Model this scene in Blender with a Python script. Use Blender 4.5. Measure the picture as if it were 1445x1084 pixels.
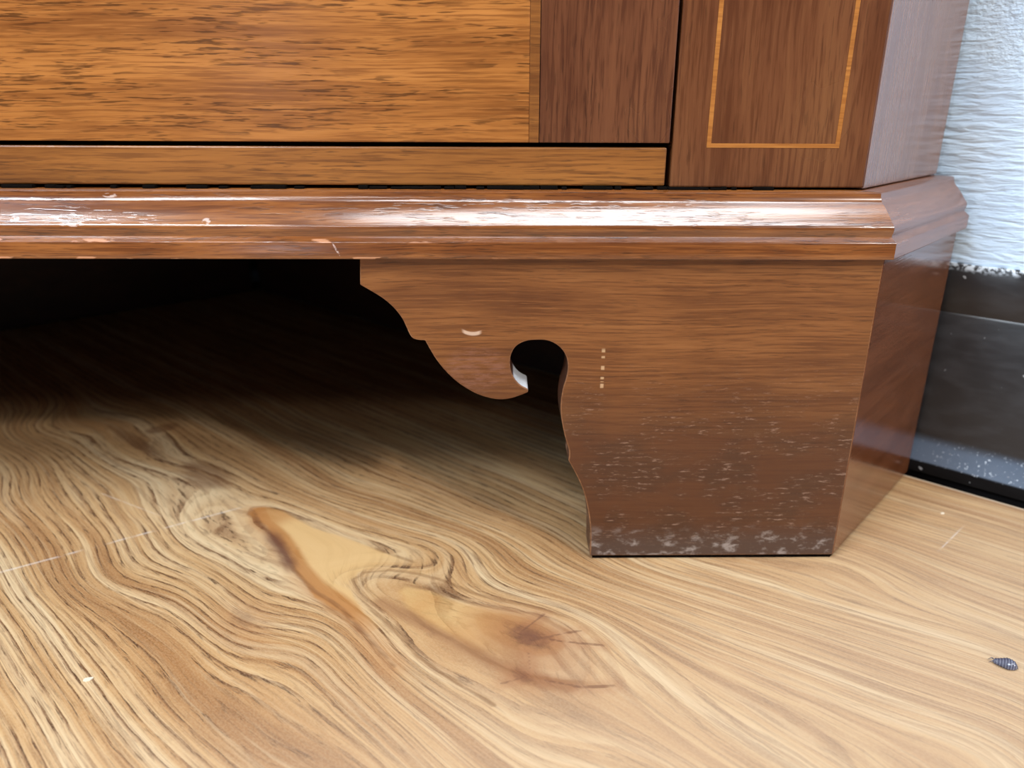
import bpy, bmesh, math, random
import numpy as np
from mathutils import Vector, Matrix
random.seed(7)
for o in list(bpy.data.objects): bpy.data.objects.remove(o)
S = bpy.context.scene
COL = S.collection

# ------------------------------------------------------------------ camera
F_PX, PITCH, YAW, ROLL = 1055.14, 0.34947, -0.01635, 0.00458
CAM = Vector((-0.14303, -0.27541, 0.18071))
cd = bpy.data.cameras.new('camera'); cam = bpy.data.objects.new('camera', cd); COL.objects.link(cam)
cd.sensor_width = 36.0; cd.lens = 36.0 * F_PX / 1445.0
cd.clip_start = 0.01; cd.clip_end = 50
cam.matrix_world = (Matrix.Translation(CAM) @ Matrix.Rotation(YAW, 4, 'Z')
                    @ Matrix.Rotation(math.pi/2 - PITCH, 4, 'X') @ Matrix.Rotation(ROLL, 4, 'Z'))
cd.dof.use_dof = True; cd.dof.focus_distance = 0.27; cd.dof.aperture_fstop = 10
S.camera = cam

# ------------------------------------------------------------------ light
S.view_settings.view_transform = 'Standard'; S.view_settings.look = 'None'
S.view_settings.exposure = -0.08; S.view_settings.gamma = 1.0
S.view_settings.use_curve_mapping = False
W = bpy.data.worlds.new('World'); S.world = W; W.use_nodes = True
bg = W.node_tree.nodes['Background']
bg.inputs[0].default_value = (0.84, 0.91, 1.0, 1); bg.inputs[1].default_value = 0.09

def area(name, az, el, dist, sx, sy, power, col):
    """an area lamp seen from the cabinet foot at azimuth az (from the front, + to the right) and elevation el"""
    a, e = math.radians(az), math.radians(el)
    d = Vector((math.sin(a)*math.cos(e), -math.cos(a)*math.cos(e), math.sin(e)))
    l = bpy.data.lights.new(name, 'AREA'); l.shape = 'RECTANGLE'; l.size = sx; l.size_y = sy
    l.energy = power; l.color = col
    o = bpy.data.objects.new(name, l); COL.objects.link(o)
    o.location = d*dist + Vector((-0.15, 0, 0.05))
    o.rotation_euler = d.to_track_quat('Z', 'Y').to_euler()
    return o
area('ceiling_panel_light', 19, 65, 2.6, 1.8, 0.5, 44, (0.91, 0.96, 1.0))
area('left_fill_light', -44, 47, 1.25, 0.4, 0.12, 8, (0.95, 0.97, 1.0))  # added near and low to brighten the cabinet's left end
area('far_ceiling_light', 40, 33, 4.4, 0.35, 0.26, 98, (1.0, 0.96, 0.91))
area('second_ceiling_light', -19, 34, 4.2, 1.3, 0.20, 14, (0.97, 0.98, 1.0))
area('side_window_light', -58, 36, 3.0, 1.0, 1.0, 54, (0.60, 0.80, 1.0))
area('glazed_door_light', -17, 7, 4.2, 0.16, 1.0, 2.6, (0.85, 0.90, 1.0))

# ------------------------------------------------------------------ node helpers
class V:
    def __init__(s, t, k): s.t = t; s.k = k
    def _b(s, o, op, r=False):
        a, b = (o, s) if r else (s, o)
        return M(s.t, op, a, b)
    def __add__(s, o): return s._b(o, 'ADD')
    __radd__ = __add__
    def __sub__(s, o): return s._b(o, 'SUBTRACT')
    def __rsub__(s, o): return s._b(o, 'SUBTRACT', True)
    def __mul__(s, o): return s._b(o, 'MULTIPLY')
    __rmul__ = __mul__
    def __truediv__(s, o): return s._b(o, 'DIVIDE')
    def __neg__(s): return s._b(-1.0, 'MULTIPLY')
def put(t, sock, v):
    if isinstance(v, V): t.links.new(v.k, sock)
    elif isinstance(v, tuple) and len(v) == 3 and sock.type == 'RGBA': sock.default_value = (*v, 1)
    else: sock.default_value = v
def M(t, op, *args, clamp=False):
    n = t.nodes.new('ShaderNodeMath'); n.operation = op; n.use_clamp = clamp
    for i, a in enumerate(args): put(t, n.inputs[i], a)
    return V(t, n.outputs[0])
def sstep(x, a, b):
    """smooth 0 -> 1 while x goes a -> b (also with a > b)"""
    n = x.t.nodes.new('ShaderNodeMapRange'); n.interpolation_type = 'SMOOTHSTEP'
    inv = a > b
    lo, hi = (b, a) if inv else (a, b)
    put(x.t, n.inputs['Value'], x); n.inputs['From Min'].default_value = lo; n.inputs['From Max'].default_value = hi
    n.inputs['To Min'].default_value = 1.0 if inv else 0.0; n.inputs['To Max'].default_value = 0.0 if inv else 1.0
    return V(x.t, n.outputs['Result'])
def vec(t, x, y, z):
    n = t.nodes.new('ShaderNodeCombineXYZ')
    for i, a in enumerate((x, y, z)): put(t, n.inputs[i], a)
    return V(t, n.outputs[0])
def noise(t, v, scale=1.0, detail=2.0, rough=0.5, dist=0.0):
    n = t.nodes.new('ShaderNodeTexNoise'); n.noise_dimensions = '3D'
    t.links.new(v.k, n.inputs['Vector']); n.inputs['Scale'].default_value = scale
    n.inputs['Detail'].default_value = detail; n.inputs['Roughness'].default_value = rough
    n.inputs['Distortion'].default_value = dist
    return V(t, n.outputs[0])
def mix(t, f, a, b, mode='MIX'):
    n = t.nodes.new('ShaderNodeMix'); n.data_type = 'RGBA'; n.blend_type = mode; n.clamp_factor = True
    put(t, n.inputs[0], f); put(t, n.inputs[6], a); put(t, n.inputs[7], b)
    return V(t, n.outputs[2])
def exp(x): return M(x.t, 'EXPONENT', x)
def sq(x): return x*x
def mx(a, b): return M(a.t, 'MAXIMUM', a, b)
def mn(a, b): return M(a.t, 'MINIMUM', a, b)
def ramp(t, f, stops):
    n = t.nodes.new('ShaderNodeValToRGB'); put(t, n.inputs[0], f)
    el = n.color_ramp.elements
    while len(el) < len(stops): el.new(0.5)
    for e, (p, c) in zip(el, stops): e.position = p; e.color = (*c, 1)
    return V(t, n.outputs[0])
def lin(r, g, b):
    f = lambda c: (c/255)/12.92 if c/255 <= 0.04045 else ((c/255+0.055)/1.055)**2.4
    return (f(r), f(g), f(b))
def new_mat(name):
    m = bpy.data.materials.new(name); m.use_nodes = True
    t = m.node_tree; b = t.nodes['Principled BSDF']
    tc = t.nodes.new('ShaderNodeTexCoord'); sp = t.nodes.new('ShaderNodeSeparateXYZ')
    t.links.new(tc.outputs['Object'], sp.inputs[0])
    x, y, z = (V(t, sp.outputs[i]) for i in range(3))
    return m, t, b, x, y, z
def bump(t, b, h, strength, dist):
    n = t.nodes.new('ShaderNodeBump'); n.inputs['Strength'].default_value = strength
    n.inputs['Distance'].default_value = dist
    t.links.new(h.k, n.inputs['Height']); t.links.new(n.outputs[0], b.inputs['Normal'])
def spot(x, z, x0, z0, rx, rz, soft=0.4):
    """an elliptical mark centred on x0, z0"""
    r = sq((x-x0)/rx) + sq((z-z0)/rz)
    return sstep(r, 1.0+soft, max(0.0, 1.0-soft))

A = 0.82386                       # direction of the canted cabinet side
CA, SA = math.cos(A), math.sin(A)

def wood(name, grain, dark, mid, light, pore=0.55, pore_cut=0.60, rough=0.28, fscale=1.0, wear=None, seed=0.0, spec=0.5, streak=0.8):
    m, t, b, x, y, z = new_mat(name)
    if grain == 'x': g, l, w = x, z, y
    elif grain == 'z': g, l, w = z, x*0.7+y*0.7, x*0.7-y*0.7
    elif grain == 's': g, l, w = x*CA+y*SA, z, y*CA-x*SA
    else: g, l, w = x*CA-y*SA, z, x*SA+y*CA
    l2 = l + 0.004*(noise(t, vec(t, g*9+seed, l*14, w*9), 1, 2)-0.5)
    n1 = noise(t, vec(t, g*5*fscale+seed, l2*85*fscale, w*50), 1, 5, 0.6)
    n2 = noise(t, vec(t, g*16+seed+9, l*26, w*20), 1, 3, 0.55)
    n5 = noise(t, vec(t, g*22+seed+7, l*110, w*60), 1, 2, 0.5)
    n3 = noise(t, vec(t, g*34*fscale+seed+3, l2*900*fscale, w*300), 1, 3, 0.65)
    n4 = noise(t, vec(t, g*105*fscale+seed+5, l2*1500*fscale, w*500), 1, 2, 0.5)
    c = ramp(t, 0.62*n1+0.38*n2, [(0.34, dark), (0.5, mid), (0.66, light)])
    c = mix(t, streak*sstep(n3, 0.48, 0.62), c, mix(t, 0.8, c, dark))
    c = mix(t, 0.5*streak*sstep(n3, 0.46, 0.34), c, light)
    pmask = sstep(n4, pore_cut, pore_cut+0.10)*sstep(n5, 0.36, 0.58)
    blk = tuple(v*0.30 for v in dark)
    c = mix(t, pmask*pore, c, blk)
    rg = 0.0*x + rough + 0.10*(n2-0.5)
    h = n3*0.5 - pmask*0.6
    if wear: c, rg = wear(t, c, rg, x, y, z)
    put(t, b.inputs['Base Color'], c); put(t, b.inputs['Roughness'], rg)
    b.inputs['Specular IOR Level'].default_value = spec
    bump(t, b, h, 0.12, 0.0004)
    return m

def moulding_wear(t, c, rg, x, y, z):
    mk = spot(x, z, -0.3175, 0.1436, 0.0016, 0.0011)
    mk = mx(mk, spot(x, z, -0.2490, 0.1430, 0.0015, 0.0011))
    mk = mx(mk, spot(x, z, -0.2965, 0.1418, 0.0042, 0.0006))
    mk = mx(mk, spot(x, z, -0.2850, 0.1515, 0.0025, 0.0008))
    mk = mx(mk, spot(x+(z-0.133)*0.5, z, -0.2022, 0.1335, 0.0004, 0.0022))
    n = noise(t, vec(t, x*420, y*400, z*900), 1, 3)
    mk = mk*sstep(n, 0.40, 0.56)
    arr = mx(spot(0*x, z, 0.0, 0.1365, 1.0, 0.0006), spot(0*x, z, 0.0, 0.1303, 1.0, 0.0005))
    n2 = noise(t, vec(t, x*70, y*70, z*300), 1, 4)
    chip_glint = arr*sstep(n2, 0.56, 0.62)*sstep(x, -0.10, -0.22)
    c = mix(t, chip_glint*0.85, c, lin(196, 140, 104))
    c = mix(t, mk*0.6, c, lin(226, 204, 194))
    return c, rg

def foot_wear(t, c, rg, x, y, z):
    low = sstep(z + 0.02*(noise(t, vec(t, x*22, y*22, z*30), 1, 2)-0.5), 0.100, 0.045)
    wide = sstep(x, -0.112, -0.085)
    n = noise(t, vec(t, x*170, y*170, z*900), 1, 4, 0.72)
    n2 = noise(t, vec(t, x*38, y*38, z*60), 1, 3)
    c = mix(t, low*0.85, c, mix(t, sstep(n2, 0.4, 0.6), lin(74, 40, 22), lin(62, 36, 23)))
    sc = low*sstep(n, 0.555, 0.66)*sstep(n2+0.05*wide, 0.47, 0.57)
    c = mix(t, sc*0.42, c, lin(176, 144, 126))
    dirt = sstep(z + 0.010*(n2-0.5), 0.019, 0.006)
    c = mix(t, dirt*0.75, c, lin(74, 56, 46))
    n5 = noise(t, vec(t, x*120, y*120, z*240), 1, 5, 0.7)
    c = mix(t, dirt*sstep(n5, 0.50, 0.66)*0.6, c, lin(170, 158, 150))
    # a dent, a dribble of pale dots and a rubbed patch beside the pierced hole
    arc = z - 0.1008 - 70*sq(x+0.1535)
    de = sstep(M(t, 'ABSOLUTE', arc), 0.0010, 0.0004)*sstep(M(t, 'ABSOLUTE', x+0.1540), 0.0042, 0.0025)
    c = mix(t, de*0.6, c, lin(224, 196, 172))
    nd = noise(t, vec(t, x*10, y*10, z*420), 1, 1)
    dr = sstep(M(t, 'ABSOLUTE', x+0.1032), 0.0009, 0.0004)*sstep(M(t, 'ABSOLUTE', z-0.0855), 0.0098, 0.0085)*sstep(nd, 0.50, 0.56)
    c = mix(t, dr*0.45, c, lin(226, 192, 150))
    rub = spot(x, z, -0.152, 0.0865, 0.012, 0.0085, 0.6)
    c = mix(t, rub*sstep(n, 0.40, 0.62)*0.45, c, lin(134, 92, 78))
    rg = rg + low*0.10 + dirt*0.25
    return c, rg

def edge_wear(t, c, rg, x, y, z):
    n = noise(t, vec(t, x*300, y*160, z*300), 1, 4, 0.6)
    chip_glint = spot(x, z, -0.1358, 0.0790, 0.0046, 0.0050, 0.3)
    c = mix(t, chip_glint*0.95, c, lin(216, 218, 222))  # pale chip by the hole, its bluish catch light painted in
    c = mix(t, sstep(n, 0.54, 0.60)*sstep(z, 0.075, 0.050)*0.6, c, lin(178, 140, 112))
    return c, rg

D_, M_, L_ = lin(88, 50, 22), lin(140, 88, 40), lin(172, 114, 56)
MAT = {}
MAT['panel'] = wood('honey_veneer', 'x', lin(114, 65, 27), lin(158, 100, 46), lin(182, 120, 60), pore=0.75, pore_cut=0.525, rough=0.25, seed=2)
MAT['rail'] = wood('rail_wood', 'x', lin(98, 56, 24), lin(132, 82, 36), lin(156, 100, 46), pore=0.5, pore_cut=0.56, rough=0.30, seed=11)
MAT['band'] = wood('crossband_veneer', 'z', lin(68, 34, 20), lin(97, 57, 35), lin(112, 69, 43), pore=0.45, pore_cut=0.57, rough=0.26, seed=5)
MAT['pilaster'] = wood('pilaster_veneer', 'z', lin(80, 42, 22), lin(104, 62, 36), lin(118, 75, 44), pore=0.3, pore_cut=0.58, rough=0.26, seed=8)
MAT['side'] = wood('side_veneer', 'z', lin(110, 72, 56), lin(126, 88, 70), lin(136, 98, 78), pore=0.3, rough=0.20, seed=14, spec=1.0)
MAT['mould'] = wood('moulding_wood', 'x', lin(84, 42, 18), lin(124, 72, 32), lin(154, 96, 46), pore=0.55, pore_cut=0.55, rough=0.17, wear=moulding_wear, seed=17, spec=1.0)
MAT['mould_s'] = wood('return_moulding_wood', 's', lin(98, 56, 36), lin(122, 76, 52), lin(140, 92, 64), pore=0.35, rough=0.26, seed=19, spec=1.0)
MAT['foot'] = wood('foot_wood', 'x', lin(86, 46, 20), lin(120, 73, 36), lin(142, 92, 50), pore=0.4, pore_cut=0.57, rough=0.30, wear=foot_wear, seed=23)
MAT['foot_s'] = wood('return_foot_wood', 's', lin(86, 48, 28), lin(108, 64, 40), lin(120, 74, 48), pore=0.25, rough=0.14, seed=27, spec=1.0)
MAT['edge'] = wood('sawn_edge_wood', 'x', lin(58, 32, 20), lin(80, 48, 32), lin(98, 60, 42), pore=0.2, rough=0.45, wear=edge_wear, seed=31)
MAT['worn'] = wood('worn_arris_wood', 'x', lin(96, 58, 34), lin(134, 90, 58), lin(168, 122, 86), pore=0.3, rough=0.4, seed=33)
MAT['inlay'] = wood('boxwood_inlay', 'x', lin(140, 84, 36), lin(168, 108, 50), lin(188, 128, 64), pore=0.25, rough=0.28, seed=37)
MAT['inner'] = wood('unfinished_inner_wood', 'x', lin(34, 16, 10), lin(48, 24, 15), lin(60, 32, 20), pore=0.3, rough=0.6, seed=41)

def plain(name, col, rough, spec=0.5, nscale=300, amt=0.25):
    m, t, b, x, y, z = new_mat(name)
    n = noise(t, vec(t, x, y, z), nscale, 3)
    c = mix(t, sstep(n, 0.35, 0.65)*amt, col, tuple(v*0.5 for v in col))
    put(t, b.inputs['Base Color'], c); b.inputs['Roughness'].default_value = rough
    b.inputs['Specular IOR Level'].default_value = spec
    return m
MAT['black'] = plain('dark_matte', lin(20, 17, 15), 0.7, spec=0.0)
MAT['flake'] = plain('pale_flake', lin(224, 208, 184), 0.5, amt=0.1)

# ------------------------------------------------------------------ floor material
WA = math.radians(-42.8); UX, UY = math.cos(WA), math.sin(WA)      # grain runs along the right wall
# grain lines of the floor's printed figure, in metres along (u) and across (v) the right wall
GRAIN = [
 [(-0.1308, -0.1232), (-0.1489, -0.1272), (-0.1680, -0.1314), (-0.1883, -0.1358), (-0.2102, -0.1365), (-0.2207, -0.1393), (-0.2247, -0.1453), (-0.2199, -0.1498), (-0.2060, -0.1499), (-0.1834, -0.1549), (-0.1588, -0.1623), (-0.1407, -0.1662), (-0.1239, -0.1653), (-0.1076, -0.1666), (-0.0898, -0.1700), (-0.0719, -0.1715)],
 [(-0.1331, -0.1072), (-0.1544, -0.1169), (-0.1695, -0.1207), (-0.1866, -0.1237), (-0.2078, -0.1285), (-0.2243, -0.1295), (-0.2370, -0.1392), (-0.2339, -0.1536), (-0.2169, -0.1619), (-0.2009, -0.1632), (-0.1794, -0.1657), (-0.1588, -0.1671)],
 [(-0.1123, -0.0938), (-0.1405, -0.1003), (-0.1662, -0.1072), (-0.1936, -0.1146), (-0.2205, -0.1202)],
 [(-0.0916, -0.0857), (-0.1200, -0.0856), (-0.1530, -0.0887), (-0.1831, -0.0933)],
 [(-0.0496, -0.1060), (-0.0705, -0.1111), (-0.0832, -0.1168), (-0.0971, -0.1219), (-0.1111, -0.1237), (-0.1234, -0.1277), (-0.1338, -0.1338), (-0.1409, -0.1426), (-0.1395, -0.1480), (-0.1319, -0.1521), (-0.1195, -0.1557), (-0.1086, -0.1569), (-0.0983, -0.1581), (-0.0853, -0.1612), (-0.0649, -0.1609), (-0.0500, -0.1599)],
 [(-0.0539, -0.1152), (-0.0704, -0.1153), (-0.0822, -0.1218), (-0.0951, -0.1277), (-0.1109, -0.1314), (-0.1217, -0.1366), (-0.1207, -0.1419), (-0.1097, -0.1468), (-0.0961, -0.1483), (-0.0830, -0.1468), (-0.0692, -0.1466), (-0.0580, -0.1446), (-0.0505, -0.1423), (-0.0412, -0.1371), (-0.0269, -0.1274)],
 [(-0.0792, -0.1382), (-0.0802, -0.1297), (-0.0748, -0.1221), (-0.0668, -0.1175), (-0.0576, -0.1186), (-0.0499, -0.1242), (-0.0519, -0.1333), (-0.0602, -0.1384), (-0.0702, -0.1402), (-0.0792, -0.1382)],
 [(-0.0726, -0.1322), (-0.0731, -0.1260), (-0.0693, -0.1225), (-0.0632, -0.1237), (-0.0614, -0.1297), (-0.0660, -0.1339), (-0.0726, -0.1322)],
 [(-0.2048, -0.1820), (-0.1957, -0.1774), (-0.1833, -0.1747), (-0.1652, -0.1726), (-0.1539, -0.1669)],
 [(-0.2976, -0.1861), (-0.2414, -0.1950), (-0.2180, -0.2006), (-0.2108, -0.2019), (-0.2036, -0.1947), (-0.1847, -0.1924), (-0.1646, -0.1905), (-0.1507, -0.1915)],
 [(-0.2440, -0.2198), (-0.2259, -0.2239), (-0.2118, -0.2241), (-0.1994, -0.2203), (-0.1770, -0.2154), (-0.1600, -0.2099), (-0.1410, -0.2006)],
 [(-0.2730, -0.1736), (-0.2384, -0.1789), (-0.2199, -0.1827), (-0.2127, -0.1823), (-0.2024, -0.1797), (-0.1897, -0.1770), (-0.1698, -0.1788), (-0.1589, -0.1741), (-0.1547, -0.1683)],
 [(-0.1464, -0.1976), (-0.1442, -0.1867), (-0.1329, -0.1730), (-0.1219, -0.1698), (-0.1081, -0.1723), (-0.0855, -0.1769), (-0.0630, -0.1778)],
 [(-0.1408, -0.1979), (-0.1383, -0.1902), (-0.1264, -0.1804), (-0.1097, -0.1798), (-0.0864, -0.1822), (-0.0620, -0.1847)],
 [(-0.3118, -0.2091), (-0.2599, -0.2111), (-0.2263, -0.2146)],
 [(-0.2234, -0.2518), (-0.1820, -0.2524), (-0.1583, -0.2535), (-0.1229, -0.2546)],
 [(-0.2245, -0.2462), (-0.1550, -0.2479), (-0.1146, -0.2488)],
 [(-0.2204, -0.2357), (-0.1944, -0.2362), (-0.1567, -0.2374), (-0.1334, -0.2380), (-0.1088, -0.2368)],
 [(-0.2009, -0.2211), (-0.1838, -0.2175), (-0.1733, -0.2170), (-0.1616, -0.2157), (-0.1444, -0.2158), (-0.1364, -0.2162), (-0.1160, -0.2138), (-0.0896, -0.2124)],
 [(-0.1246, -0.2242), (-0.1042, -0.2203), (-0.0814, -0.2217)],
 [(-0.1455, -0.2124), (-0.1332, -0.2080), (-0.1220, -0.2031), (-0.1097, -0.1998), (-0.0847, -0.1975), (-0.0589, -0.1983)],
 [(-0.3249, -0.2240), (-0.2729, -0.2238), (-0.2406, -0.2276)],
 [(-0.4103, -0.1780), (-0.3712, -0.1679), (-0.3174, -0.1657), (-0.2864, -0.1567), (-0.2418, -0.1452)],
 [(-0.3935, -0.1474), (-0.3692, -0.1403), (-0.3401, -0.1394), (-0.3181, -0.1481), (-0.3180, -0.1579), (-0.3548, -0.1623)],
 [(-0.3792, -0.1184), (-0.2874, -0.1201), (-0.2248, -0.1196)],
 [(-0.3025, -0.0792), (-0.2246, -0.0749), (-0.1610, -0.0713), (-0.1079, -0.0684)],
 [(-0.0737, -0.0756), (-0.0287, -0.0676), (0.0152, -0.0587), (0.0697, -0.0492)],
 [(-0.0586, -0.0619), (-0.0132, -0.0504), (0.0357, -0.0374), (0.0747, -0.0315)],
 [(-0.0018, -0.0066), (0.0081, -0.0011), (0.0295, -0.0146), (0.0321, -0.0200), (0.0220, -0.0262), (-0.0013, -0.0234), (-0.0186, -0.0255)],
 [(-0.0003, 0.0058), (0.0206, 0.0046), (0.0415, -0.0036), (0.0697, -0.0011)],
 [(0.0039, 0.0600), (0.0311, 0.0626), (0.0590, 0.0637)],
 [(-0.1066, -0.0984), (-0.0534, -0.0900), (-0.0013, -0.0814), (0.0500, -0.0713), (0.0800, -0.0635)],
 [(-0.0440, -0.0989), (-0.0108, -0.0998), (0.0206, -0.1020), (0.0442, -0.1066)],
 [(-0.0516, -0.1571), (-0.0296, -0.1475), (-0.0081, -0.1397), (0.0101, -0.1375)],
 [(-0.0873, -0.1693), (-0.0608, -0.1676), (-0.0354, -0.1681), (-0.0235, -0.1689)],
]
SEAM = [(-0.2219, -0.1461), (-0.2092, -0.1506), (-0.1905, -0.1535), (-0.1772, -0.1568), (-0.1636, -0.161), (-0.1468, -0.1637), (-0.1335, -0.1629), (-0.1261, -0.1633), (-0.1077, -0.1666), (-0.0882, -0.1701)]
CRACKS = [[(-0.0671, -0.1271), (-0.0676, -0.1205), (-0.0679, -0.1127)], [(-0.0656, -0.1268), (-0.0535, -0.1211), (-0.0404, -0.1123)],
          [(-0.0584, -0.1332), (-0.0521, -0.1397), (-0.0516, -0.1448), (-0.0546, -0.1511)], [(-0.0621, -0.1289), (-0.0545, -0.1157), (-0.0514, -0.1112)],
          [(-0.0447, -0.1399), (-0.0338, -0.1345), (-0.0258, -0.1263)]]
BAND = [(-0.1200, -0.1500), (-0.0821, -0.1471), (-0.0661, -0.1452), (-0.0525, -0.1438), (-0.0373, -0.1377)]
def floor_figure(us, vs):
    """height of the growth rings over the sheet, fitted to the grain lines, and the distance fields of its marks"""
    cu = np.arange(-0.56, 0.20, 0.015); cv = np.arange(-0.36, 0.08, 0.015); SG = 0.022
    P, lid = [], []
    for k, l in enumerate(GRAIN):
        for (a, b), (c, d) in zip(l[:-1], l[1:]):
            n = max(1, int(math.hypot(c-a, d-b)/0.004))
            for i in range(n): P.append((a+(c-a)*i/n, b+(d-b)*i/n)); lid.append(k)
        P.append(l[-1]); lid.append(k)
    P = np.array(P); lid = np.array(lid)
    Gu = np.exp(-((P[:, :1]-cu[None])/SG)**2); Gv = np.exp(-((P[:, 1:]-cv[None])/SG)**2)
    K = (Gu[:, :, None]*Gv[:, None, :]).reshape(len(P), -1)
    Lm = np.zeros((len(P), len(GRAIN))); Lm[np.arange(len(P)), lid] = -1
    Am = np.hstack([K, Lm]); rhs = -P[:, 1]
    reg = np.r_[np.full(K.shape[1], 1.2), np.full(len(GRAIN), 1e-6)]
    w = np.linalg.solve(Am.T@Am + np.diag(reg), Am.T@rhs)[:K.shape[1]].reshape(len(cu), len(cv))
    phi = vs[None, :] + np.exp(-((us[:, None]-cu[None])/SG)**2)@w@np.exp(-((vs[:, None]-cv[None])/SG)**2).T
    U, Vv = np.meshgrid(us, vs, indexing='ij')
    def dist(pl):
        d = np.full(U.shape, 9.0)
        for (a, b), (c, e) in zip(pl[:-1], pl[1:]):
            L2 = (c-a)**2+(e-b)**2
            t = np.clip(((U-a)*(c-a)+(Vv-b)*(e-b))/L2, 0, 1)
            d = np.minimum(d, np.hypot(U-a-t*(c-a), Vv-b-t*(e-b)))
        return d
    def inside(pl):
        ins = np.zeros(U.shape, bool)
        for (a, b), (c, e) in zip(pl, pl[1:]+pl[:1]):
            if b == e: continue
            ins ^= ((b > Vv) != (e > Vv)) & (U < (c-a)*(Vv-b)/(e-b)+a)
        return np.where(ins, -1, 1)*dist(pl+pl[:1])
    return dict(figure=phi, seam=dist(SEAM), crack=np.min([dist(c) for c in CRACKS], axis=0), band=dist(BAND),
                tongue=inside(GRAIN[0][:14]+[(-0.1086, -0.1600), (-0.1195, -0.1578), (-0.1319, -0.1545), (-0.1400, -0.1500), (-0.1425, -0.1420)]),
                tongue_c=inside(GRAIN[5]),
                rim=np.min([dist(GRAIN[k]) for k in (0, 4, 5, 30)], axis=0), tip=inside(GRAIN[30]))
def floor_material():
    m, t, b, x, y, z = new_mat('knotty_wood_sheet')
    def attr(n):
        a = t.nodes.new('ShaderNodeAttribute'); a.attribute_type = 'GEOMETRY'; a.attribute_name = n
        return V(t, a.outputs['Fac'])
    u = x*UX + y*UY
    v = y*UX - x*UY
    w2 = noise(t, vec(t, u*30, v*70, 7.1), 1, 3)-0.5
    w3 = noise(t, vec(t, u*180, v*260, 2.1), 1, 2)-0.5
    phi = attr('figure') + 0.0018*w2 + 0.0004*w3
    left = sstep(u, -0.02, -0.14)
    # colour bands that follow the grain, then rings with one hard edge, fine lines and pores
    n1 = noise(t, vec(t, (0.8*phi+0.2*v)*75, u*2.5, 0.0), 1, 3, 0.55)
    n2 = noise(t, vec(t, phi*260, u*6.0, 3.0), 1, 3, 0.6)
    ph = 0.65*phi + 0.35*v + 0.0008*w2
    n3 = noise(t, vec(t, ph*900, u*20, 6.0), 1, 3, 0.6)
    n6 = noise(t, vec(t, ph*420, u*9, 15.0), 1, 3, 0.6)
    pr = noise(t, vec(t, ph*1400, u*100+v*50, 9.0), 1, 2, 0.6)
    nf = noise(t, vec(t, u*900, v*1500, 5.0), 1, 2, 0.6)
    big = noise(t, vec(t, u*10, v*18, 2.0), 1, 4, 0.55)
    brk = noise(t, vec(t, phi*120, u*14+v*9, 4.0), 1, 2, 0.5)
    ring = M(t, 'FRACT', phi*(1/0.0046) + 1.1*n1 + 0.25*n2)
    ring2 = M(t, 'FRACT', phi*(1/0.0019) + 1.3*n1 + 0.8*brk)
    c = ramp(t, n1*0.65+n2*0.20+big*0.15, [(0.39, FL[0]), (0.46, FL[1]), (0.53, FL[2]), (0.61, FL[3])])
    n0 = noise(t, vec(t, phi*150, u*4.0+3.0, 5.0), 1, 2, 0.5)
    c = mix(t, sstep(n0, 0.45, 0.36)*(0.58-0.34*left), c, FL[7])
    c = mix(t, sstep(n0, 0.57, 0.66)*0.45, c, FL[3])
    c = mix(t, sstep(ring, 0.0, 0.9)*0.30, c, FL[4])
    c = mix(t, sstep(ring2, 0.2, 1.0)*0.25, c, FL[4])
    dsh = noise(t, vec(t, phi*420, u*48+v*20, 12.0), 1, 2, 0.5)
    edge = sstep(ring, 0.66, 0.93)*sstep(ring, 1.0, 0.97)*sstep(brk, 0.34, 0.50)*(0.25+0.75*sstep(dsh, 0.42, 0.54))
    c = mix(t, edge*(0.34+0.56*left), c, FL[5])
    c = mix(t, sstep(n6, 0.47, 0.34)*(0.36-0.16*left), c, FL[7])
    c = mix(t, sstep(n6, 0.52, 0.66)*0.30, c, FL[3])
    fine_ = sstep(n3, 0.50, 0.38)
    c = mix(t, fine_*(0.46-0.10*left), c, FL[5])
    pm = sstep(pr, 0.53, 0.63)*(0.25+0.75*sstep(ring, 0.50, 0.85))*sstep(brk, 0.34, 0.50)
    c = mix(t, pm*(0.30+0.55*left), c, FL[6])
    c = mix(t, sstep(nf, 0.40, 0.62)*0.14, c, FL[3])
    # the right side is paler and pinker
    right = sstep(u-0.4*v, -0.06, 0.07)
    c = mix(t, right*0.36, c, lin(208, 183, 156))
    mott = noise(t, vec(t, u*60, v*110, 1.0), 1, 4, 0.6)
    ta = attr('tongue') + 0.0035*(mott-0.5) + 0.0010*w3
    tg = sstep(ta, 0.0006, -0.0012)
    c = mix(t, tg*0.85*mx(sstep(u, -0.128, -0.150), sstep(v, -0.150, -0.156)*sstep(u, -0.100, -0.125)), c, mix(t, M(t, 'SUBTRACT', 1.0, mx(sstep(attr('seam') + 0.004*(big-0.5), 0.0075, 0.0045), sstep(u + 0.01*(big-0.5), -0.196, -0.208)*0.8)), lin(174, 120, 66), lin(206, 166, 112)))
    tc_ = sstep(attr('tongue_c') + 0.003*(mott-0.5), 0.0004, -0.0030)*sstep(u, -0.045, -0.085)
    c = mix(t, tc_*0.55, c, mix(t, sstep(big+0.4*(mott-0.5), 0.40, 0.62), lin(188, 138, 80), lin(206, 168, 110)))
    rim = sstep(attr('rim') + 0.0016*(mott-0.5) + 0.0008*w3, 0.0014, 0.0003)
    c = mix(t, rim*0.5*sstep(brk, 0.36, 0.52), c, lin(122, 84, 52))
    tp = sstep(attr('tip') + 0.003*(mott-0.5), 0.0010, -0.0025)
    c = mix(t, tp*0.8, c, lin(220, 200, 160))
    # dark seam along the tongue's lower side, brown band under the knot
    sm = attr('seam') + 0.0018*(mott-0.5) + 0.0010*w3
    along = sstep(u, -0.224, -0.205)
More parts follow.
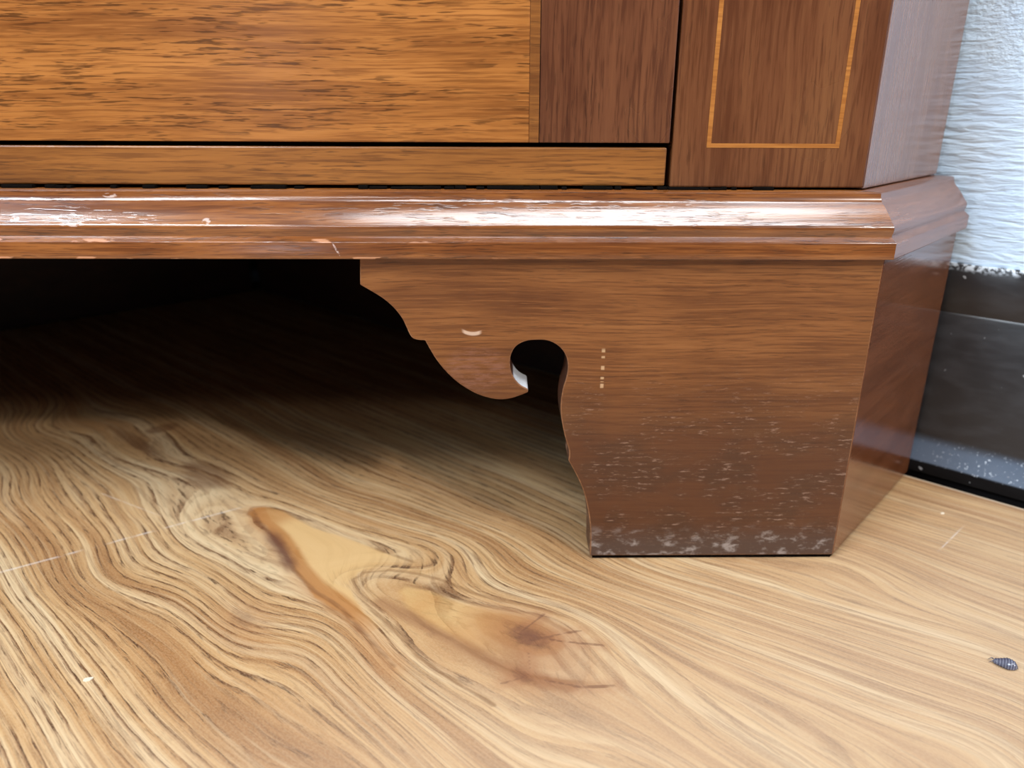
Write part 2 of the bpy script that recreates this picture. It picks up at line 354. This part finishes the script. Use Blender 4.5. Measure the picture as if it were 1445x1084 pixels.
    c = mix(t, sstep(sm, 0.0090, 0.0005)*0.35, c, lin(164, 106, 60))
    c = mix(t, sstep(sm, 0.0016, 0.0003)*0.45, c, lin(96, 58, 40))
    c = mix(t, sstep(sm + 0.003*(mott-0.5), 0.0050, 0.0010)*0.70*sstep(u, -0.160, -0.172)*sstep(u, -0.205, -0.190), c, lin(92, 56, 46))
    bd = attr('band') + 0.003*(mott-0.5)
    c = mix(t, sstep(bd, 0.0050, 0.0010)*0.55, c, lin(136, 92, 62))
    # the knots
    for (u0, v0, r, f) in ((-0.0640, -0.1270, 0.0105, 1.0), (-0.0515, -0.1440, 0.0050, 0.6), (-0.150, -0.1915, 0.0080, 0.4)):
        rad = M(t, 'SQRT', sq((u-u0)/1.6) + sq(v-v0))
        kn = noise(t, vec(t, u*240, v*240, 4.0), 1, 5, 0.75)
        c = mix(t, sstep(rad+0.006*(kn-0.5), r*2.0, r*0.3)*0.65*f, c, lin(150, 98, 62))
        c = mix(t, sstep(rad+0.010*(kn-0.5), r*0.70, r*0.1)*0.8*f, c, lin(88, 58, 48))
    ck = attr('crack') + 0.0010*w3 + 0.0012*(mott-0.5)
    c = mix(t, sstep(ck, 0.0008, 0.0001)*0.65, c, lin(92, 62, 50))
    c = mix(t, sstep(ck, 0.0050, 0.0010)*0.25, c, lin(150, 100, 70))
    # dark marks farther in
    def blob(u0, v0, su, sv, s=0.5):
        return sstep(sq((u-u0)/su)+sq((v-v0+0.004*w2)/sv)+1.2*(mott-0.5), 1.0+s, 1.0-s)
    for (u0, v0, su, sv) in ((-0.274, -0.143, 0.020, 0.010), (-0.345, -0.150, 0.035, 0.004), (-0.352, -0.131, 0.006, 0.009)):
        c = mix(t, blob(u0, v0, su, sv, 0.7)*0.55, c, lin(98, 58, 34))
    # long pale scratch and two hairline scuffs
    def scratch(c, p, q, wd, f, col=lin(226, 218, 212), cut=0.42):
        dx, dy = q[0]-p[0], q[1]-p[1]; L = math.hypot(dx, dy); dx /= L; dy /= L
        al = (x-p[0])*dx + (y-p[1])*dy; ac = M(t, 'ABSOLUTE', (y-p[1])*dx - (x-p[0])*dy)
        n = noise(t, vec(t, x*130, y*130, 5.0), 1, 3)
        s = sstep(ac+0.0008*(n-0.5), wd, wd*0.2)*sstep(al, 0.0, 0.004)*sstep(al, L, L-0.02)*sstep(n, cut-0.10, cut+0.14)
        return mix(t, s*f, c, col)
    c = scratch(c, (-0.3560, -0.0108), (-0.262, 0.0505), 0.0012, 0.38, cut=0.45)
    c = scratch(c, (-0.345, 0.062), (-0.300, 0.036), 0.0007, 0.3)
    c = scratch(c, (0.0478, 0.004), (0.077, 0.030), 0.0006, 0.4)
    c = mix(t, sstep(v, 0.1046, 0.1056)*0.5, c, lin(226, 214, 194))
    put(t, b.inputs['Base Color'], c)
    put(t, b.inputs['Roughness'], 0.42 + 0.12*n3)
    b.inputs['Specular IOR Level'].default_value = 0.35
    bump(t, b, n3*0.5 - pm*0.8 - edge*0.5 + 0.3*nf, 0.30, 0.0004)
    return m
FL = [lin(158, 114, 72), lin(180, 138, 92), lin(195, 157, 110), lin(212, 185, 145), lin(162, 114, 68), lin(104, 64, 36), lin(74, 42, 22), lin(130, 86, 50)]
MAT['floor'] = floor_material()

def wall_material():
    m, t, b, x, y, z = new_mat('ridged_pale_blue_paint')
    s = x*UX + y*UY
    n1 = noise(t, vec(t, s*75, z*430, 0.0), 1, 3, 0.5, 0.5)
    n2 = noise(t, vec(t, s*300, z*380, 2.0), 1, 3, 0.6)
    up = sstep(z + 0.25*(noise(t, vec(t, s*14, z*14, 4.0), 1, 2)-0.5), 0.17, 0.24)
    h = n1*(1-0.75*up) + n2*(0.15+0.85*up)
    n3 = noise(t, vec(t, s*30, z*40, 6.0), 1, 3)
    c = mix(t, sstep(n3, 0.35, 0.65)*0.5, lin(206, 230, 255), lin(216, 237, 255))
    put(t, b.inputs['Base Color'], c); b.inputs['Roughness'].default_value = 0.45
    b.inputs['Specular IOR Level'].default_value = 0.4
    bump(t, b, h, 0.75, 0.0022)
    return m
MAT['wall'] = wall_material()

def baseboard_material():
    m, t, b, x, y, z = new_mat('black_gloss_paint')
    s = x*UX + y*UY
    n = noise(t, vec(t, s*700, z*700, y*500), 1, 2, 0.6)
    nb = noise(t, vec(t, s*60, z*160, 2.0), 1, 3)
    c = mix(t, sstep(nb, 0.4, 0.7), lin(40, 38, 39), lin(50, 49, 51))
    nt = noise(t, vec(t, s*420, z*420, 1.0), 1, 4, 0.6)
    top = sstep(z + 0.005*(noise(t, vec(t, s*160, z*160, 3.0), 1, 3)-0.5), 0.1085, 0.1118)
    c = mix(t, top*sstep(nt, 0.42, 0.56), c, lin(206, 216, 226))
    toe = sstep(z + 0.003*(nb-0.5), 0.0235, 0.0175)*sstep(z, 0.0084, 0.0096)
    c = mix(t, toe*0.75, c, lin(98, 112, 132))  # bluish reflected sheen of the toe put into its colour
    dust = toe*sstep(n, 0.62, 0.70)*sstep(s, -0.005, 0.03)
    lip = sstep(z, 0.0098, 0.0086)
    c = mix(t, lip*0.8, c, lin(14, 12, 11))
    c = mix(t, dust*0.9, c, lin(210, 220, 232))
    few = sstep(noise(t, vec(t, s*260, z*260, 7.0), 1, 1), 0.75, 0.80)
    c = mix(t, few*0.7, c, lin(170, 172, 176))
    put(t, b.inputs['Base Color'], c)
    put(t, b.inputs['Roughness'], 0.26+0.2*nb+0.5*lip)
    put(t, b.inputs['Specular IOR Level'], 0.5-0.45*lip)
    bump(t, b, nb+0.3*n, 0.12, 0.0006)
    return m
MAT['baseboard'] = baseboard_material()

# ------------------------------------------------------------------ mesh helpers
def link(name, bm, mat, parent=None, bevel=0.0, seg=2, smooth=False, bmat=-1):
    bmesh.ops.recalc_face_normals(bm, faces=bm.faces)
    me = bpy.data.meshes.new(name); bm.to_mesh(me); bm.free()
    if not isinstance(mat, (list, tuple)): mat = [mat]
    for k in mat: me.materials.append(MAT[k])
    if smooth:
        for p in me.polygons: p.use_smooth = True
    o = bpy.data.objects.new(name, me); COL.objects.link(o)
    if bevel > 0:
        md = o.modifiers.new('bevel', 'BEVEL'); md.width = bevel; md.segments = seg
        md.limit_method = 'ANGLE'; md.angle_limit = math.radians(40); md.harden_normals = False; md.material = bmat
    if parent is not None: adopt(o, parent)
    return o
def adopt(o, parent):
    r = parent
    M0 = Matrix.Identity(4)
    chain = parent
    o.parent = parent
    # vertices stay in world coordinates, whatever the parent's own place
    wm = Matrix.Identity(4); p = parent; ch = []
    while p: ch.append(p); p = p.parent
    for q in reversed(ch): wm = wm @ q.matrix_parent_inverse @ Matrix.LocRotScale(q.location, q.rotation_euler, q.scale)
    o.matrix_parent_inverse = wm.inverted()
def empty(name, loc, label, cat):
    o = bpy.data.objects.new(name, None); COL.objects.link(o); o.location = loc
    o.empty_display_size = 0.05; o['label'] = label; o['category'] = cat
    return o
def structure(o, label):
    o['kind'] = 'structure'; o['label'] = label; return o
def prism(bm, poly, offs, mi_face=0, mi_side=0):
    """closed outline (3-D points) pushed along offs"""
    offs = Vector(offs)
    a = [bm.verts.new(p) for p in poly]; b = [bm.verts.new(Vector(p)+offs) for p in poly]
    f1 = bm.faces.new(a); f2 = bm.faces.new(b[::-1]); f1.material_index = f2.material_index = mi_face
    n = len(a)
    for i in range(n):
        f = bm.faces.new((a[i], b[i], b[(i+1) % n], a[(i+1) % n])); f.material_index = mi_side
    return bm
def box(bm, x0, x1, y0, y1, z0, z1):
    return prism(bm, [(x0, y0, z0), (x1, y0, z0), (x1, y0, z1), (x0, y0, z1)], (0, y1-y0, 0))

XM = -0.40                        # middle of the cabinet
def mir(p): return (2*XM-p[0], p[1], p[2])
def corner(o, z):                 # right front corner of a shell pushed out by o
    return (o*math.tan(A/2), -o, z)
def rear(o, z, d):                # where that shell's side reaches the plane d (the wall is at right angles to the side)
    cx, cy, _ = corner(o, z); k = d - (cx*CA + cy*SA)
    return (cx+CA*k, cy+SA*k, z)
WALL_D, BOARD_D = 0.1146, 0.1130
def on_wall(s, d, z):             # point on a plane parallel to the right wall; s runs along it to the front right
    return (CA*d + SA*s, SA*d - CA*s, z)

# ------------------------------------------------------------------ setting
S_CORNER = -(0.0 - XM)/SA - CA*WALL_D/SA      # along-wall coordinate where the two walls meet (x = XM)
S_END = 1.6
GAPD = 0.1072                      # the sheet stops short of the baseboard
# floor sheet: close-set grid where it is seen, wide elsewhere, with a rounded edge along the right wall
def sheet_floor():
    us = np.r_[-1.5, -1.1, -0.8, np.arange(-0.62, 0.17, 0.00125), 0.3, 0.6, 1.0, 1.6]
    vs = np.r_[-2.2, -1.4, -0.8, -0.45, np.arange(-0.285, GAPD-0.0015, 0.00125), GAPD-0.0010, GAPD-0.0004, GAPD, GAPD]
    fields = floor_figure(us, vs)
    zs = np.zeros(len(vs)); zs[-3:] = (-0.0001, -0.0006, -0.0030)
    nu, nv = len(us), len(vs)
    U, Vv = np.meshgrid(us, vs, indexing='ij')
    co = np.stack([U*UX - Vv*UY, U*UY + Vv*UX, np.broadcast_to(zs, U.shape)], -1).reshape(-1, 3).astype(np.float32)
    i = (np.arange(nu-1)[:, None]*nv + np.arange(nv-1)[None]).ravel()
    quads = np.stack([i, i+nv, i+nv+1, i+1], -1).astype(np.int32)
    me = bpy.data.meshes.new('floor')
    me.vertices.add(len(co)); me.vertices.foreach_set('co', co.ravel())
    me.loops.add(quads.size); me.loops.foreach_set('vertex_index', quads.ravel())
    me.polygons.add(len(quads)); me.polygons.foreach_set('loop_start', np.arange(0, quads.size, 4, dtype=np.int32))
    me.update(calc_edges=True); me.validate()
    for k, f in fields.items():
        at = me.attributes.new(k, 'FLOAT', 'POINT'); at.data.foreach_set('value', f.astype(np.float32).ravel())
    me.polygons.foreach_set('use_smooth', np.ones(len(me.polygons), bool))
    me.materials.append(MAT['floor'])
    o = bpy.data.objects.new('floor', me); COL.objects.link(o)
    return structure(o, 'knotty honey-coloured wood-look sheet floor with dark seam and pale scratch')
sheet_floor()
bm = bmesh.new()
prism(bm, [on_wall(S_CORNER, WALL_D+.1, -0.003), on_wall(S_END, WALL_D+.1, -0.003), (1.4, -1.9, -0.003), (-2.2, -1.9, -0.003), mir(on_wall(S_END, WALL_D+.1, -0.003))], (0, 0, -0.03))
structure(link('trim_1', bm, 'black'), 'dark bare subfloor strip showing beyond the floor sheet')

def wall(name, mirror, label):
    bm = bmesh.new()
    pts = [on_wall(S_CORNER, WALL_D, -0.003), on_wall(S_END, WALL_D, -0.003), on_wall(S_END, WALL_D, 2.4), on_wall(S_CORNER, WALL_D, 2.4)]
    off = Vector((CA, SA, 0))*0.08
    if mirror: pts = [mir(p) for p in pts]; off = Vector((-CA, SA, 0))*0.08
    prism(bm, pts, off)
    return structure(link(name, bm, 'wall'), label)
wall('wall_right', False, 'pale blue painted wall with ridged wallpaper relief behind the cabinet')
wall('wall_left', True, 'pale blue painted wall hidden behind the cabinet')

def baseboard(name, mirror, label):
    # profile in (d, z): flat face, sloping toe, small lip
    pr = [(WALL_D-0.0002, 0.1126), (BOARD_D+0.0006, 0.1124), (BOARD_D, 0.1116), (BOARD_D+0.0002, 0.0895), (BOARD_D+0.0006, 0.0883),
          (BOARD_D, 0.0872), (BOARD_D, 0.0240), (BOARD_D-0.0003, 0.0215), (BOARD_D-0.0010, 0.0188), (BOARD_D-0.0028, 0.0132),
          (BOARD_D-0.0041, 0.0096), (BOARD_D-0.0045, 0.0086), (BOARD_D-0.0042, 0.0030), (BOARD_D-0.0012, 0.0030), (BOARD_D-0.0012, -0.0030), (WALL_D-0.0002, -0.0030)]
    bm = bmesh.new(); n = len(pr)
    N = 160
    rows = []
    for i in range(N+1):
        s = S_CORNER + (S_END-S_CORNER)*i/N
        row = []
        for k, (d, z) in enumerate(pr):
            zz = z + (random.uniform(-0.0005, 0.0005) if k < 2 else 0)
            p = on_wall(s, d, zz); row.append(bm.verts.new(mir(p) if mirror else p))
        rows.append(row)
    for i in range(N):
        for k in range(n):
            bm.faces.new((rows[i][k], rows[i+1][k], rows[i+1][(k+1) % n], rows[i][(k+1) % n]))
    bm.faces.new(rows[0]); bm.faces.new(rows[-1])
    o = structure(link(name, bm, 'baseboard'), label)
    for p in o.data.polygons: p.use_smooth = True
    o.data.set_sharp_from_angle(angle=math.radians(35))
    return o
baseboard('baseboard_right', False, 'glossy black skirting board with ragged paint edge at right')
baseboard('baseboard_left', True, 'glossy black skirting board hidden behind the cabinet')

# ------------------------------------------------------------------ cabinet
cab = empty('corner_cabinet', (XM, 0.2, 0), 'brown inlaid mahogany corner cabinet on scroll-cut bracket feet', 'cabinet')
BO = -0.01335                      # how far the upper body stands back from the foot's face
BY = -BO
BODY_D, FOOT_D, MOULD_D = 0.1078, 0.1076, 0.1082
TOP = 0.95

# base moulding: cyma over a square fillet, (out, z)
prof = [(-0.0300, 0.1300), (0.0034, 0.1300), (0.0036, 0.1303), (0.0036, 0.1358), (0.0034, 0.1362), (0.0030, 0.1364), (0.0013, 0.1379),
        (0.0013, 0.1386), (0.0017, 0.1396), (0.0018, 0.1408), (0.0016, 0.1417), (0.0012, 0.1422), (0.0006, 0.1430), (-0.0004, 0.1444), (-0.0014, 0.1458),
        (-0.0025, 0.1472), (-0.0036, 0.1485), (-0.0045, 0.1494), (-0.0051, 0.1502), (-0.0055, 0.1513), (-0.0057, 0.1523), (-0.0058, 0.1528), (-0.0063, 0.1531), (-0.0300, 0.1536)]
def run(name, mat, ends):
    bm = bmesh.new()
    a = [bm.verts.new(ends(0, o, z)) for o, z in prof]; b = [bm.verts.new(ends(1, o, z)) for o, z in prof]
    n = len(a)
    for i in range(n): bm.faces.new((a[i], b[i], b[(i+1) % n], a[(i+1) % n]))
    bm.faces.new(a); bm.faces.new(b)
    o = link(name, bm, mat, cab)
    return o
def soften(o, ang):
    me = o.data
    for p in me.polygons: p.use_smooth = True
    me.set_sharp_from_angle(angle=math.radians(ang))
def front_end(e, o, z):
    p = corner(o, z); return p if e else mir(p)
f = run('base_moulding', 'mould', front_end); soften(f, 30)
f = run('base_moulding', 'mould_s', lambda e, o, z: rear(o, z, MOULD_D) if e else corner(o, z)); soften(f, 30)
f = run('base_moulding', 'mould_s', lambda e, o, z: mir(rear(o, z, MOULD_D)) if e else mir(corner(o, z))); soften(f, 30)

# bracket feet: scroll outline read at the front face (x, z)
scroll = [(-0.1954, 0.1198), (-0.1913, 0.1173), (-0.1872, 0.1146), (-0.1834, 0.1111), (-0.1804, 0.107), (-0.1785, 0.1025), (-0.1772, 0.0996), (-0.1751, 0.0984),
 (-0.1719, 0.0981), (-0.1706, 0.0954), (-0.168, 0.0906), (-0.1641, 0.0853), (-0.1587, 0.0801), (-0.1518, 0.0759), (-0.1448, 0.0739), (-0.1398, 0.0741), (-0.1358, 0.0753), (-0.1322, 0.0768),
 (-0.1325, 0.0783), (-0.1352, 0.0799), (-0.1378, 0.083), (-0.1392, 0.0872), (-0.1391, 0.0917), (-0.1374, 0.0954), (-0.1338, 0.0977), (-0.1292, 0.0983), (-0.1243, 0.0979), (-0.1201, 0.0954),
 (-0.1176, 0.0917), (-0.1168, 0.0876), (-0.1173, 0.083), (-0.1186, 0.0779), (-0.1192, 0.0719), (-0.1188, 0.0659), (-0.1172, 0.0581), (-0.1152, 0.0512), (-0.1154, 0.0471), (-0.1123, 0.0413), (-0.1091, 0.0341),
 (-0.1068, 0.0258), (-0.1052, 0.0156), (-0.1048, 0.007), (-0.1048, 0.0020)]
def fine(pts, corners):
    """Catmull-Rom through the outline, keeping the listed points sharp"""
    out = []
    n = len(pts)
    for i in range(n-1):
        p1, p2 = Vector(pts[i]), Vector(pts[i+1])
        p0 = Vector(pts[i-1]) if i > 0 and i not in corners else p1
        p3 = Vector(pts[i+2]) if i+2 < n and (i+1) not in corners else p2
        for k in range(3):
            s = k/3
            q = 0.5*((2*p1) + (p2-p0)*s + (2*p0-5*p1+4*p2-p3)*s*s + (3*p1-p0-3*p2+p3)*s**3)
            out.append((q.x, q.y))
    out.append(pts[-1]); return out
scroll = fine(scroll, {0, 8, 17, 36, 42})
TH = 0.016
STRIP_H = 0.002
def foot(mirror):
    fx = (lambda p: mir(p)) if mirror else (lambda p: p)
    outline = [(-0.1948, 0.1300)] + scroll + [(0.0, STRIP_H), (0.0, 0.1300)]
    bm = bmesh.new()
    a = [bm.verts.new(fx((x, 0.0, z))) for x, z in outline]
    # the back of the board is mitred at the corner
    b = [bm.verts.new(fx((x - (TH*math.tan(A/2) if x > -0.001 else 0), TH, z))) for x, z in outline]
    n = len(a)
    f = bm.faces.new(a); f2 = bm.faces.new(b[::-1])
    f.material_index = 0; f2.material_index = 1
    for i in range(n):
        q = bm.faces.new((a[i], b[i], b[(i+1) % n], a[(i+1) % n])); q.material_index = 1
    fr = link('bracket_foot', bm, ['foot', 'edge', 'worn'], cab, bevel=0.0005, seg=2, bmat=2)
    bm = bmesh.new()
    p = [corner(0, STRIP_H), rear(0, STRIP_H, FOOT_D), rear(-TH, STRIP_H, FOOT_D), corner(-TH, STRIP_H)]
    prism(bm, [fx(q) for q in p], (0, 0, 0.1300-STRIP_H))
    sd = link('return_bracket', bm, 'foot_s', cab, bevel=0.0004, seg=2)
    bm = bmesh.new()
    prism(bm, [fx(q) for q in [(-0.1035, 0.0012, 0), (-0.0006, 0.0012, 0), (-0.0006-TH*0.4, TH-0.001, 0), (-0.1035, TH-0.001, 0)]], (0, 0, STRIP_H))
    link('foot_strip', bm, 'black', fr)  # thin dark strip between foot and floor
    bm = bmesh.new()
    p = [corner(-0.0012, 0), rear(-0.0012, 0, FOOT_D-.001), rear(-TH+.001, 0, FOOT_D-.001), corner(-TH+.001, 0)]
    prism(bm, [fx(q) for q in p], (0, 0, STRIP_H))
    link('foot_strip', bm, 'black', sd)
foot(False); foot(True)

# underside boards
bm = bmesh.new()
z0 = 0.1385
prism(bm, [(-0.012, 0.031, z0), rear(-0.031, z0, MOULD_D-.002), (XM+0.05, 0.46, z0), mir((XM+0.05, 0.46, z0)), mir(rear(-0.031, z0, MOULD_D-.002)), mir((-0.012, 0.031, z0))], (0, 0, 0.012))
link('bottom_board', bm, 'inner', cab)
for fx in ((lambda p: p), mir):
    bm = bmesh.new()
    prism(bm, [fx(on_wall(S_CORNER+0.02, 0.0990, 0.0035)), fx(on_wall(-0.036, 0.0990, 0.0035)), fx(on_wall(-0.036, 0.1030, 0.0035)), fx(on_wall(S_CORNER+0.02, 0.1030, 0.0035))], (0, 0, TOP-0.0035))
    link('added_back_board', bm, 'inner', cab)  # added down to the floor, hides the skirting's reflections under the cabinet
bm = bmesh.new(); box(bm, -0.325, -0.268, 0.034, 0.052, 0.125, 0.1384)
link('glue_block', bm, 'inner', cab, bevel=0.001)

# upper body: side panels and pilasters
for mirror in (False, True):
    fx = (lambda p: mir(p)) if mirror else (lambda p: p)
    zb = 0.1538
    bm = bmesh.new()
    p = [corner(BO, zb), rear(BO, zb, BODY_D), rear(BO-0.016, zb, BODY_D), corner(BO-0.016, zb)]
    prism(bm, [fx(q) for q in p], (0, 0, TOP-zb))
    link('side_panel', bm, 'side', cab, bevel=0.0005)
    cx = corner(BO, 0)[0]; cb = corner(BO-0.016, 0)[0]
    bm = bmesh.new()
    prism(bm, [fx(q) for q in [(-0.0793, BY, zb+.0004), (cx-0.00005, BY, zb+.0004), (cb, BY+0.016, zb+.0004), (-0.0793, BY+0.016, zb+.0004)]], (0, 0, TOP-zb))
    pil = link('pilaster', bm, 'pilaster', cab, bevel=0.0006)
    # boxwood stringing let into the pilaster face
    IX0, IX1, IZ, SW = -0.0668, -0.0174, 0.1685, 0.0016
    y0, y1 = BY-0.00012, BY+0.0012
    for (xa, xb, za, zc) in ((IX0, IX1, IZ, IZ+0.0015), (IX0, IX0+SW, IZ+0.0015, TOP-0.05), (IX1-SW, IX1, IZ+0.0015, TOP-0.05), (IX0, IX1, TOP-0.05, TOP-0.048)):
        bm = bmesh.new()
        prism(bm, [fx((xa, y0, za)), fx((xb, y0, za)), fx((xb, y0, zc)), fx((xa, y0, zc))], (0, y1-y0, 0))
        link('inlay_string', bm, 'inlay', pil)

# fixed rail under the door
RX = -0.0812
bm = bmesh.new(); box(bm, 2*XM-RX, RX, BY+0.0006, BY+0.018, 0.1546, 0.1684)
link('bottom_rail', bm, 'rail', cab, bevel=0.0006)
# dark carcass edge showing in the gaps
bm = bmesh.new(); box(bm, 2*XM+0.0786, -0.0786, BY+0.019, BY+0.030, 0.1540, TOP)
link('carcass_frame', bm, 'black', cab)
# the wax line under the rail
bm = bmesh.new()
xs = [-0.60 + i*0.004 for i in range(int(0.56/0.004))]
for xa in xs:
    if random.random() < (0.85 if xa > -0.2 else 0.35):
        box(bm, xa, xa+random.uniform(0.0015, 0.009), BY-0.0006-random.random()*0.0005, BY+0.004, 0.1533, 0.1541+random.random()*0.0005)
w = link('wax_line', bm, 'black', cab, bevel=0.0002); w['kind'] = 'stuff'

# door: leaf, honey panel, dark crossbanding with vertical grain
DR, DZ = -0.0806, 0.1700
bm = bmesh.new(); box(bm, 2*XM-DR, DR, BY+0.0010, BY+0.018, DZ, TOP-0.03)
door = link('door', bm, 'inner', cab)
XJ = -0.1290
bm = bmesh.new(); box(bm, 2*XM-XJ, XJ-0.0035, BY-0.0002, BY+0.0012, DZ, TOP-0.08)
link('veneer_panel', bm, 'panel', door, bevel=0.0004)
for fx in ((lambda p: p), mir):
    bm = bmesh.new()
    prism(bm, [fx((XJ+0.0003, BY-0.0002, DZ)), fx((DR, BY-0.0002, DZ)), fx((DR, BY-0.0002, TOP-0.03)), fx((XJ+0.0003, BY-0.0002, TOP-0.03))], (0, 0.0014, 0))
    link('crossbanding', bm, 'band', door, bevel=0.0004)
    bm = bmesh.new()
    prism(bm, [fx((XJ-0.0035, BY-0.00015, DZ)), fx((XJ+0.0001, BY-0.00015, DZ)), fx((XJ+0.0001, BY-0.00015, TOP-0.08)), fx((XJ-0.0035, BY-0.00015, TOP-0.08))], (0, 0.0012, 0))
    link('edge_stringing', bm, 'rail', door, bevel=0.0002)
bm = bmesh.new(); prism(bm, [corner(BO, TOP), rear(BO, TOP, BODY_D), (XM+0.03, 0.49, TOP), mir((XM+0.03, 0.49, TOP)), mir(rear(BO, TOP, BODY_D)), mir(corner(BO, TOP))], (0, 0, 0.018))
link('top_board', bm, 'pilaster', cab, bevel=0.001)

# ------------------------------------------------------------------ woodlouse
def woodlouse(loc, ang, L, label):
    wl = empty('woodlouse', loc, label, 'insect')
    wl.rotation_euler = (0, 0, ang)
    m, t, b, x, y, z = new_mat('grey_shell')
    st = M(t, 'FRACT', x*(1000/ (L*1000/9)))
    c = mix(t, sstep(st, 0.72, 0.95), lin(78, 78, 94), lin(136, 136, 148))
    put(t, b.inputs['Base Color'], c); b.inputs['Roughness'].default_value = 0.22
    b.inputs['Specular IOR Level'].default_value = 0.8
    MAT['shell'] = m
    bm = bmesh.new(); NX, NA = 60, 14
    rows = []
    for i in range(NX+1):
        s = i/NX
        env = max(0.03, (0.30+0.70*min(1.0, s/0.55)**0.8) if s < 0.55 else math.sqrt(max(0.0, 1-((s-0.55)/0.45)**2.4)))
        env *= min(1.0, (s/0.05)**0.5) if s < 0.05 else 1.0
        seg = (s*9) % 1.0
        k = env*(0.90 + 0.10*seg)
        row = []
        for j in range(NA+1):
            a = math.pi*j/NA
            row.append(bm.verts.new(((s-0.5)*L, math.cos(a)*L*0.33*k, 0.0005 + math.sin(a)*L*0.36*k)))
        rows.append(row)
    for i in range(NX):
        for j in range(NA): bm.faces.new((rows[i][j], rows[i+1][j], rows[i+1][j+1], rows[i][j+1]))
        bm.faces.new((rows[i][NA], rows[i+1][NA], rows[i+1][0], rows[i][0]))
    bm.faces.new(rows[0]); bm.faces.new(rows[-1])
    def kid(name, bm, mat):
        o = link(name, bm, mat); o.parent = wl; return o
    sh = kid('shell', bm, 'shell'); soften(sh, 40)
    def stick(name, pts, r):
        bm = bmesh.new(); prev = None
        for i, p in enumerate(pts):
            rr = r*(1-0.6*i/max(1, len(pts)-1))
            ring = [bm.verts.new((p[0]+0.3*rr*math.cos(k*math.pi/2.5), p[1]+rr*math.cos(k*math.pi/2.5), p[2]+rr*math.sin(k*math.pi/2.5))) for k in range(5)]
            if prev:
                for k in range(5): bm.faces.new((prev[k], ring[k], ring[(k+1) % 5], prev[(k+1) % 5]))
            else: bm.faces.new(ring)
            prev = ring
        bm.faces.new(prev)
        kid(name, bm, 'shell')
    for s in (-1, 1):
        for k in range(7):
            xx = L*(-0.30 + 0.085*k)
            stick('leg', [(xx, s*L*0.17, 0.0008), (xx-0.0002, s*L*0.28, 0.0007), (xx-0.0005, s*L*0.37, 0.00015)], 0.00022)
        stick('antenna', [(-L*0.47, s*L*0.07, 0.0012), (-L*0.56, s*L*0.14, 0.0011), (-L*0.66, s*L*0.12, 0.0003)], 0.00022)
        stick('tail_spine', [(L*0.47, s*L*0.05, 0.0010), (L*0.53, s*L*0.08, 0.0004)], 0.00025)
    return wl
woodlouse((0.0325, -0.0668, 0), -0.50, 0.0074, 'tiny dead grey woodlouse on the wood floor at far right')

# ------------------------------------------------------------------ crumbs on the floor
def flake(loc, sx, sy, h, rot, label):
    bm = bmesh.new()
    pts = []
    for k in range(7):
        a = 2*math.pi*k/7 + random.uniform(-0.25, 0.25); r = random.uniform(0.75, 1.05)
        pts.append((sx*r*math.cos(a), sy*r*math.sin(a), 0.0))
    prism(bm, pts, (0.0002, 0.0002, h))
    o = link('paint_flake', bm, 'flake', bevel=0.0001)
    o.location = loc; o.rotation_euler = (0, 0, rot)
    o['label'] = label; o['category'] = 'flake'
    return o
flake((-0.2822, -0.0707, 0), 0.0016, 0.0009, 0.0005, 0.2, 'small pale crumb on the floor near the left edge')
flake((0.0693, 0.0378, 0), 0.0014, 0.0008, 0.0003, 0.3, 'pale paint flake on the floor beside the black skirting')
